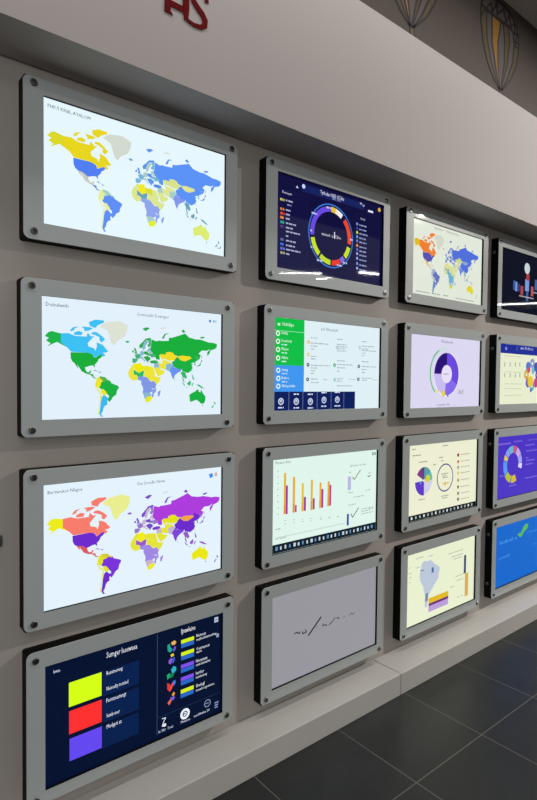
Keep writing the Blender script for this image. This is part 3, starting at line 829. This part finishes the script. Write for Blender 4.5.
  ('r','7888A8',0.247,0.623,0.286,0.74),
  ('d','A8B0A0',0.019,0.169,0.041,0.181),
  ('d','A8B0A0',0.021,0.249,0.053,0.261),
  ('d','A8B0A0',0.022,0.306,0.049,0.318),
  ('d','A8B0A0',0.023,0.378,0.044,0.39),
  ('d','A8B0A0',0.579,0.152,0.807,0.164),
  ('d','A8B0A0',0.628,0.215,0.808,0.227),
  ('d','A8B0A0',0.661,0.258,0.792,0.27),
  ('d','A8B0A0',0.105,0.072,0.218,0.084),
  ('d','A8B0A0',0.276,0.094,0.352,0.106),
  ('d','A8B0A0',0.613,0.667,0.677,0.679),
  ('d','A8B0A0',0.698,0.533,0.83,0.545),
  ('d','A8B0A0',0.715,0.602,0.828,0.614),
  ('d','A8B0A0',0.736,0.866,0.769,0.879),
  ('d','A8B0A0',0.792,0.865,0.826,0.878),
  ('d','A8B0A0',0.107,0.201,0.158,0.213),
 ],
 (3, 0): [
  ('bg','0C1022'),
  ('r','3858A0',0.212,0.483,0.249,0.645),
  ('r','7898D8',0.253,0.497,0.293,0.655),
  ('r','3C4C88',0.313,0.519,0.339,0.65),
  ('r','A84858',0.358,0.544,0.413,0.694),
  ('r','7898D8',0.449,0.409,0.529,0.614),
  ('r','A83C44',0.469,0.313,0.535,0.426),
  ('r','B85860',0.573,0.512,0.622,0.679),
  ('r','4868A8',0.651,0.378,0.698,0.558),
  ('r','3C68A8',0.473,0.625,0.517,0.779),
  ('r','586890',0.73,0.42,0.78,0.62),
  ('r','A84858',0.8,0.36,0.83,0.6),
  ('r','6888C8',0.85,0.45,0.9,0.66),
  ('c','C8D4D8',0.484,0.224,0,0.095,0,360),
  ('d','C8B8C0',0.333,0.709,0.631,0.727),
  ('r','A8B4D8',0.62,0.6,0.9,0.615),
 ],
 (3, 1): [
  ('bg','E9EDCF'),
  ('r','1C2C94',0,0,1,0.155),
  ('t','C8D0F0',0.386,0.068,0.06,0.258,'aas Ilodneei'),
  ('c','8890D8',0.103,0.075,0,0.03,0,360),
  ('c','5868C0',0.317,0.062,0.02,0.03,0,360),
  ('r','A8B4A8',0.072,0.307,0.092,0.377),
  ('r','A8B4A8',0.176,0.302,0.196,0.372),
  ('r','A8B4A8',0.276,0.297,0.296,0.367),
  ('r','A8B4A8',0.366,0.292,0.386,0.362),
  ('r','A8B4A8',0.077,0.485,0.097,0.555),
  ('r','A8B4A8',0.181,0.482,0.201,0.552),
  ('r','A8B4A8',0.281,0.48,0.301,0.55),
  ('r','A8B4A8',0.371,0.477,0.391,0.547),
  ('d','C0C8B0',0.068,0.192,0.403,0.205),
  ('d','C0C8B0',0.075,0.456,0.411,0.468),
  ('d','C0C8B0',0.08,0.655,0.417,0.667),
  ('d','C0C8B0',0.082,0.734,0.419,0.746),
  ('d','C0C8B0',0.085,0.848,0.423,0.86),
  ('c','8898C8',0.636,0.296,0.03,0.085,0,360),
  ('c','4858B0',0.721,0.355,0.0,0.085,0,360),
  ('c','6040A0',0.756,0.496,0.03,0.085,0,360),
  ('c','C84888',0.721,0.637,0.0,0.085,0,360),
  ('c','50A8C8',0.636,0.696,0.03,0.085,0,360),
  ('c','7C60B8',0.551,0.637,0.0,0.085,0,360),
  ('c','D8A838',0.516,0.496,0.03,0.085,0,360),
  ('c','5878C8',0.551,0.355,0.0,0.085,0,360),
  ('c','E8C830',0.602,0.616,0,0.1,0,360),
  ('c','68B8D8',0.655,0.424,0,0.06,0,360),
  ('c','4858A0',0.615,0.775,0,0.03,0,360),
  ('c','D84858',0.567,0.415,0,0.05,0,360),
 ],
 (3, 2): [
  ('bg','4B34C4'),
  ('r','7C68D8',0.0,0.105,0.24,0.13),
  ('r','6C58D0',0.3,0.085,0.47,0.115),
  ('r','6450CC',0.58,0.09,0.9,0.11),
  ('c','D85878',0.286,0.472,0.19,0.31,5,25),
  ('c','C8A8E8',0.286,0.472,0.19,0.31,28,60),
  ('c','A0A8F0',0.286,0.472,0.19,0.31,62,88),
  ('c','E0D8F8',0.286,0.472,0.19,0.31,90,108),
  ('c','D8B838',0.286,0.472,0.19,0.31,155,190),
  ('c','B8C038',0.286,0.472,0.19,0.31,195,235),
  ('c','5898F0',0.286,0.472,0.19,0.31,238,285),
  ('c','D8C858',0.286,0.472,0.19,0.31,288,305),
  ('c','8CA0F0',0.286,0.472,0.19,0.31,308,330),
  ('c','68B8D8',0.286,0.472,0.19,0.31,332,362),
  ('d','8070DC',0.532,0.176,0.733,0.196),
  ('d','8070DC',0.548,0.276,0.791,0.296),
  ('d','8070DC',0.552,0.393,0.604,0.413),
  ('d','8070DC',0.553,0.44,0.741,0.46),
  ('d','8070DC',0.542,0.503,0.702,0.523),
  ('d','8070DC',0.548,0.738,0.792,0.758),
  ('d','8070DC',0.222,0.814,0.371,0.834),
  ('d','8070DC',0.038,0.623,0.109,0.643),
 ],
 (3, 3): [
  ('bg','0A66CC'),
  ('p','5CB850',[(0.412,0.225),(0.448,0.209),(0.474,0.227),(0.533,0.121),(0.585,0.082),(0.634,0.103),(0.62,0.17),(0.548,0.216),(0.5,0.286),(0.45,0.28)]),
  ('t','58A8F0',0.068,0.3,0.06,0.337,'Iasbeil a'),
  ('t','58A0E8',0.047,0.551,0.05,0.215,'sustaitf'),
  ('t','58A0E8',0.607,0.268,0.04,0.212,'r lceeii'),
  ('t','4898E4',0.727,0.503,0.03,0.109,'eiiosan'),
 ],
}


# ------------------------------------------------------------------ monitors
# column, row, opening centre x/z, bolt span w/h and offset, overall w/h and offset, opening w/h, picture w/h and offset
PANELS = [
(0,0,0.9546,0.7417, 0.7969,0.4852,-0.0020,-0.0001, 0.8625,0.5344,-0.0031,-0.0029, 0.7377,0.4236, 0.7338,0.4200,0.0020,0.0018),
(0,1,0.9455,0.0784, 0.7908,0.4842,-0.0040,-0.0022, 0.8638,0.5343,-0.0019,-0.0010, 0.7340,0.4197, 0.7302,0.4197,0.0019,0.0000),
(0,2,0.9508,-0.5741, 0.7976,0.5004,-0.0017,-0.0007, 0.8644,0.5513,-0.0010,0.0004, 0.7354,0.4383, 0.7315,0.4359,0.0020,-0.0012),
(0,3,0.9564,-1.2005, 0.7939,0.4865,-0.0042,0.0041, 0.8560,0.5406,-0.0033,0.0074, 0.7388,0.4350, 0.7348,0.4283,0.0020,-0.0033),
(1,0,1.9759,0.7416, 0.7931,0.4913,-0.0091,-0.0019, 0.8594,0.5417,-0.0068,-0.0035, 0.7400,0.4306, 0.7292,0.4271,0.0054,0.0018),
(1,1,1.9692,0.0882, 0.7939,0.4892,-0.0066,-0.0019, 0.8608,0.5407,-0.0029,-0.0038, 0.7429,0.4282, 0.7321,0.4282,0.0054,0.0000),
(1,2,1.9639,-0.5690, 0.7948,0.5065,-0.0007,-0.0023, 0.8565,0.5536,-0.0006,-0.0004, 0.7352,0.4384, 0.7244,0.4360,0.0054,-0.0012),
(1,3,1.9714,-1.2037, 0.7969,0.4954,-0.0057,0.0010, 0.8536,0.5429,-0.0079,0.0024, 0.7421,0.4330, 0.7314,0.4263,0.0054,-0.0033),
(2,0,2.9790,0.7349, 0.7958,0.4855,-0.0064,-0.0003, 0.8667,0.5331,-0.0039,-0.0038, 0.7423,0.4271, 0.7247,0.4235,0.0088,0.0018),
(2,1,2.9779,0.0788, 0.7855,0.4925,-0.0084,0.0009, 0.8539,0.5409,-0.0061,0.0024, 0.7453,0.4265, 0.7277,0.4265,0.0088,0.0000),
(2,2,2.9731,-0.5710, 0.7870,0.5007,-0.0032,0.0040, 0.8491,0.5514,-0.0039,0.0049, 0.7314,0.4437, 0.7138,0.4414,0.0088,-0.0012),
(2,3,2.9728,-1.1973, 0.7832,0.4900,-0.0024,-0.0002, 0.8451,0.5403,-0.0029,0.0004, 0.7302,0.4285, 0.7126,0.4218,0.0088,-0.0033),
(3,0,3.9655,0.7308, 0.7920,0.4826,0.0019,-0.0001, 0.8565,0.5326,0.0019,-0.0001, 0.7481,0.4202, 0.7239,0.4167,0.0121,0.0018),
(3,1,3.9678,0.0818, 0.7920,0.4845,0.0019,-0.0002, 0.8565,0.5345,0.0019,-0.0002, 0.7481,0.4186, 0.7239,0.4186,0.0121,0.0000),
(3,2,3.9653,-0.5689, 0.7920,0.4969,0.0019,0.0003, 0.8565,0.5469,0.0019,0.0003, 0.7481,0.4334, 0.7239,0.4310,0.0121,-0.0012),
(3,3,3.9679,-1.1912, 0.7920,0.4898,0.0019,-0.0002, 0.8565,0.5398,0.0019,-0.0002, 0.7481,0.4305, 0.7239,0.4239,0.0121,-0.0033),
]
LABELS = {
 (0,0): 'wide silver framed monitor with a yellow and blue world map, topmost of the nearest column',
 (0,1): 'silver framed monitor showing a world map mostly in green with sky blue Canada',
 (0,2): 'silver framed monitor showing a world map in purple with a coral pink Canada',
 (0,3): 'silver framed monitor with a navy page of yellow, red and violet blocks',
 (1,0): 'silver framed monitor with a coloured ring chart on dark indigo, below the fascia',
 (1,1): 'silver framed monitor with a green and blue side menu on a white page',
 (1,2): 'silver framed monitor showing six pairs of yellow and purple bars above a taskbar',
 (1,3): 'dim silver framed monitor with a plain grey page and thin black pen strokes',
 (2,0): 'silver framed monitor with a pale world map, its Canada orange and its Australia yellow',
 (2,1): 'silver framed monitor showing one big violet doughnut chart on a lavender page',
 (2,2): 'silver framed monitor with a small pie and a thin purple ring on a cream page',
 (2,3): 'silver framed monitor showing a pale blue country outline above a yellow and purple band',
 (3,0): 'silver framed monitor with small red and blue columns on a near black page',
 (3,1): 'silver framed monitor with a blue title bar and a cluster of coloured dots on cream',
 (3,2): 'silver framed monitor with a pastel ring chart on a bright violet page',
 (3,3): 'silver framed monitor showing a plain bright blue page with a green tick mark',
}
def bolt_mesh(r):
    bm = bmesh.new(); n = 20
    prof = [(1.0, 0), (1.0, -.32), (.9, -.42), (.52, -.46)]
    rings = [[bm.verts.new((r*a*math.cos(2*math.pi*i/n), r*b, r*a*math.sin(2*math.pi*i/n))) for i in range(n)] for a, b in prof]
    rings.append([bm.verts.new((r*.48*math.cos(2*math.pi*(i//3*3+1.5)/n) , -.15*r, r*.48*math.sin(2*math.pi*(i//3*3+1.5)/n))) for i in range(n)]) if False else rings.append([bm.verts.new((r*.5*math.cos(2*math.pi*i/n), -.12*r, r*.5*math.sin(2*math.pi*i/n))) for i in range(n)])
    for k in range(len(rings)-1):
        for i in range(n):
            j = (i+1) % n
            bm.faces.new((rings[k][i], rings[k+1][i], rings[k+1][j], rings[k][j])).material_index = 1 if k == 3 else 0
    bm.faces.new(rings[-1]).material_index = 1
    # cross bar left in the recess
    box(bm, -r*.46, r*.46, -.3*r, -.12*r, -r*.09, r*.09, 0); box(bm, -r*.09, r*.09, -.3*r, -.12*r, -r*.46, r*.46, 0)
    bmesh.ops.recalc_face_normals(bm, faces=bm.faces)
    me = bpy.data.meshes.new('bolt'); bm.to_mesh(me); bm.free(); me.materials.append(M_bolt); me.materials.append(M_sock)
    return me
BOLT = bolt_mesh(.0118); SCREW = bolt_mesh(.011)
GROUP = 'framed monitors mounted in rows on the wall'
D = 1.93; T = WY-D                           # front plate plane and how far it stands off the wall
for c, r, cx, cz, bw, bh, bx, bz, ow, oh, ox, oz, hw, hh, sw, sh, sx, sz in PANELS:
    t = thing('wall_monitor', LABELS[c, r], 'monitor', (cx, WY, cz), GROUP)
    f, pl, bk = -T, -T+.004, -T+.013         # plate front, plate back, screen plane
    bm = bmesh.new(); i = .0012
    prism(bm, [(x+ox, z+oz) for x, z in rrect(ow-2*i, oh-2*i, .008)], bk+.0006, 0)
    frame_ring(bm, ow-2*i, oh-2*i, .008, hw+.002, hh+.002, pl, bk+.0006, off=(ox, oz))
    hs = link('housing', bm, M_black, t); hs['label'] = 'black box behind the silver plate'
    bm = bmesh.new()
    frame_ring(bm, ow, oh, .022, hw, hh, f, pl, 0, 1, ch=.0012, mi_side=1, off=(ox, oz))
    link('front_plate', bm, [M_bezel, M_black], t)
    s = Screen(sw, sh, bk, (sx, sz), (hw, hh))
    s.draw(SCREENS[c, r])
    so = link('screen', s.bm, s.mats, t)
    for dx, dz in ((-1, 1), (1, 1), (1, -1), (-1, -1)):
        b = bpy.data.objects.new('bolt', BOLT); COL.objects.link(b); b.parent = t
        b.location = (bx+dx*bw/2, f, bz+dz*bh/2); b.rotation_euler = (0, random.uniform(0, 1.5), 0)
    if c == 3:
        for zz in ((.17,) if r in (0, 1, 2) else (.17, -.17)):
            b = bpy.data.objects.new('side_screw', SCREW); COL.objects.link(b); b.parent = hs
            b.location = (ox-ow/2+i, -.022, oz+zz); b.rotation_euler = (0, 0, -math.pi/2)

# ------------------------------------------------------------------ lettering on the fascia
LT = thing('wall_lettering', 'dark red raised capital letters on the pale fascia above the monitors', 'sign', (1.03, FY, 1.285))
def letter(poly):
    bm = bmesh.new()
    for pts in poly: prism(bm, [(x-1.03, z-1.285) for x, z in pts], -.004, 0)
    bmesh.ops.recalc_face_normals(bm, faces=bm.faces)
    link('letter', bm, M_red, LT)
def stroke(pts, ws):
    """ribbon along a line with a width at each point"""
    L, R = [], []
    for i, (x, z) in enumerate(pts):
        a = pts[max(i-1, 0)]; b = pts[min(i+1, len(pts)-1)]; dx, dz = b[0]-a[0], b[1]-a[1]; d = math.hypot(dx, dz)
        L.append((x-dz/d*ws[i]/2, z+dx/d*ws[i]/2)); R.append((x+dz/d*ws[i]/2, z-dx/d*ws[i]/2))
    return L+R[::-1]
letter([[(.939,1.43),(.937,1.286),(.970,1.285),(.960,1.297),(.961,1.43)], stroke([(.950,1.43),(.958,1.455),(.98,1.47),(1.0,1.465),(1.016,1.45),(1.021,1.43)], [.022,.022,.021,.021,.022,.024]),
        [(.960,1.333),(.962,1.312),(1.012,1.312),(1.012,1.333)], [(1.009,1.43),(1.010,1.32),(1.016,1.287),(1.031,1.298),(1.035,1.334),(1.033,1.43)]])
letter([stroke([(1.026,1.293),(1.055,1.287),(1.085,1.290),(1.101,1.303),(1.102,1.322),(1.090,1.339),(1.070,1.354),(1.054,1.370),(1.047,1.392),(1.052,1.415),(1.068,1.428),(1.09,1.425),(1.106,1.410),(1.109,1.388)],
               [.012,.014,.017,.021,.023,.023,.022,.021,.020,.019,.017,.016,.014,.016])])

bm = bmesh.new(); box(bm, .415, .4605, -.018, 0, -.552, -.516, bevel=.003)
br = link('wall_bracket', bm, M_clip, loc=(0, WY, 0)); br['label'] = 'small dark grey bracket on the wall left of the purple map monitor'; br['category'] = 'bracket'

# ------------------------------------------------------------------ balloon murals painted on the upper wall
OUT = [(3.356,2.50),(3.345,2.419),(3.353,2.359),(3.383,2.244),(3.436,2.143),(3.519,2.059),(3.6,2.010),(3.626,2.012),(3.734,2.118),(3.808,2.229),(3.839,2.327),(3.846,2.396),(3.838,2.454),(3.811,2.513),(3.749,2.555),(3.645,2.582),(3.514,2.574),(3.42,2.545)]
TIP = (3.612, 2.012)
RIBS = [[(3.413,2.46),(3.427,2.285),(3.483,2.161),(3.595,2.012)],[(3.484,2.462),(3.49,2.286),(3.54,2.149),(3.6,2.012)],[(3.597,2.462),(3.565,2.315),(3.571,2.177),(3.603,2.012)],
        [(3.63,2.462),(3.655,2.35),(3.654,2.19),(3.61,2.012)],[(3.697,2.464),(3.719,2.367),(3.692,2.204),(3.616,2.012)],[(3.786,2.40),(3.766,2.248),(3.696,2.113),(3.623,2.012)]]
def gores():
    left = [(3.345,2.46),(3.353,2.359),(3.383,2.244),(3.436,2.143),(3.6,2.012)]; right = [(3.842,2.40),(3.839,2.327),(3.808,2.229),(3.734,2.118),(3.626,2.012)]
    ls = [left]+RIBS+[right]
    return [a+b[::-1] for a, b in zip(ls, ls[1:])]
def mural(label, dx, dz, k):
    t = thing('balloon_mural', label, 'mural', (TIP[0]+dx, WY, 1.99+dz), 'hot air balloon murals on the upper wall')
    tf = lambda p: ((p[0]-TIP[0])*k, p[1]-1.99)
    def flat(name, polys, m, y):
        bm = bmesh.new()
        for q in polys: prism(bm, [tf(p) for p in q], y, 0)
        bmesh.ops.recalc_face_normals(bm, faces=bm.faces)
        return link(name, bm, m, t)
    G = gores()
    flat('balloon_body', [OUT], M_mp, -.0006)
    flat('yellow_stripe', [G[2], ], M_my, -.0012)
    flat('olive_stripe', [G[0], G[4], G[6]], M_mo, -.0012)
    lines = [stroke(OUT+[OUT[0]], [.015]*(len(OUT)+1))]+[stroke(r_, [.014]*(len(r_)-1)+[.009]) for r_ in RIBS]
    band = stroke([(3.345,2.470),(3.454,2.465),(3.616,2.466),(3.717,2.474),(3.767,2.453),(3.777,2.400),(3.80,2.372),(3.842,2.378)], [.02,.024,.026,.022,.018,.016,.014,.012])
    zz = [(3.35,2.40),(3.40,2.466),(3.468,2.53),(3.485,2.479),(3.539,2.56),(3.549,2.491),(3.629,2.56),(3.665,2.485),(3.706,2.55),(3.734,2.481),(3.784,2.529),(3.787,2.45),(3.826,2.477),(3.80,2.406),(3.837,2.404)]
    zig = [stroke([a, b], [.012]*2) for a, b in zip(zz, zz[1:])]
    flat('outline', lines, M_ml, -.0020); pb = flat('patterned_band', [band], M_ml, -.0026); pb2 = flat('zigzag', zig, M_ml, -.0030)
    bk = flat('basket', [[(3.597,2.006),(3.640,2.006),(3.634,1.955),(3.600,1.955)]], M_mr, -.0016)
    flat('basket_rope', [stroke([(3.598,2.012),(3.601,1.955)], [.007]*2), stroke([(3.634,2.012),(3.632,1.955)], [.007]*2)], M_ml, -.0022)
mural('yellow striped hot air balloon painted on the dark upper wall at the far right', 0, 0, 1)
mural('yellow striped hot air balloon mural, mostly cut off by the top edge', -.985, .02, 1.08)

# ------------------------------------------------------------------ lights: hall downlight and ceiling tubes far behind the camera, plus added fills
def area(name, loc, size, power, col, rot=(0, 0, 0), size_y=None, shape=None, spread=180):
    l = bpy.data.lights.new(name, 'AREA'); l.energy = power; l.color = col; l.size = size
    l.shape = shape or ('RECTANGLE' if size_y else 'DISK')
    if size_y: l.size_y = size_y
    l.spread = math.radians(spread)
    o = bpy.data.objects.new(name, l); COL.objects.link(o); o.location = loc; o.rotation_euler = rot
    return o
area('downlight', (6.65, -.87, 2.41), .16, 410, (1, .93, .86))
area('tube_light', (8.45, -5.45, 2.5), .95, 26, (1, .97, .93), (0, 0, math.radians(42)), .06)
area('tube_light.001', (9.27, -5.55, 2.5), .35, 10, (1, .97, .93), (0, 0, math.radians(58)), .06)
area('tube_light.002', (9.6, -4.4, 2.5), .55, 16, (1, .97, .93), (0, 0, math.radians(15)), .06)
area('tube_light.003', (16.9, -3.8, 2.5), 3.0, 60, (1, .97, .93), (0, 0, math.radians(60)), .08)
area('hall_ceiling_fill', (5.5, -5.5, 2.55), 11, 42, (1, .965, .94), (0, 0, 0), 6)  # broad dim sheet added as general fill, not a fixture of the hall
area('left_panel_fill', (-1.7, -2.6, 2.55), 2.0, 60, (.96, .97, 1), (0, 0, 0), 1.6)  # fill added on the left, placed where no monitor reflects it
area('front_fill', (-1.5, -3.2, .2), 2.4, 88, (1, .985, .97), (math.radians(90), 0, math.radians(-18)), 2.6)  # upright fill added behind the camera; no window there, outside the reflections
area('overhead_fill', (2.6, 1.15, 2.58), 7, 72, (1, .965, .94), (0, 0, 0), .3)  # unseen strip added to brighten the plinth top, clear of the reflections

w = bpy.data.worlds.new('hall_ambient'); sc.world = w; w.use_nodes = True
w.node_tree.nodes['Background'].inputs[0].default_value = (.5, .5, .52, 1); w.node_tree.nodes['Background'].inputs[1].default_value = .05

# ------------------------------------------------------------------ camera
cam = bpy.data.cameras.new('camera'); co = bpy.data.objects.new('camera', cam); COL.objects.link(co); sc.camera = co
cam.sensor_fit = 'VERTICAL'; cam.sensor_height = 36; cam.sensor_width = 24.165; cam.lens = 551.3881/800*36
rgt, up, fwd = Vector((0.777031, -0.629380, 0.010149)), Vector((0.010995, 0.029692, 0.999499)), Vector((0.629366, 0.776530, -0.029991))
m = Matrix((rgt, up, -fwd)).transposed().to_4x4(); co.matrix_world = m
cam.clip_start = .02; cam.clip_end = 100
cam.dof.use_dof = True; cam.dof.focus_distance = 2.1; cam.dof.aperture_fstop = 7.0
sc.view_settings.view_transform = 'Standard'; sc.view_settings.look = 'None'; sc.view_settings.gamma = 1; sc.view_settings.use_curve_mapping = False
sc.view_settings.exposure = 0.0
sc.cycles.max_bounces = 6; sc.cycles.use_denoising = True
sc.cycles.sample_clamp_indirect = 4
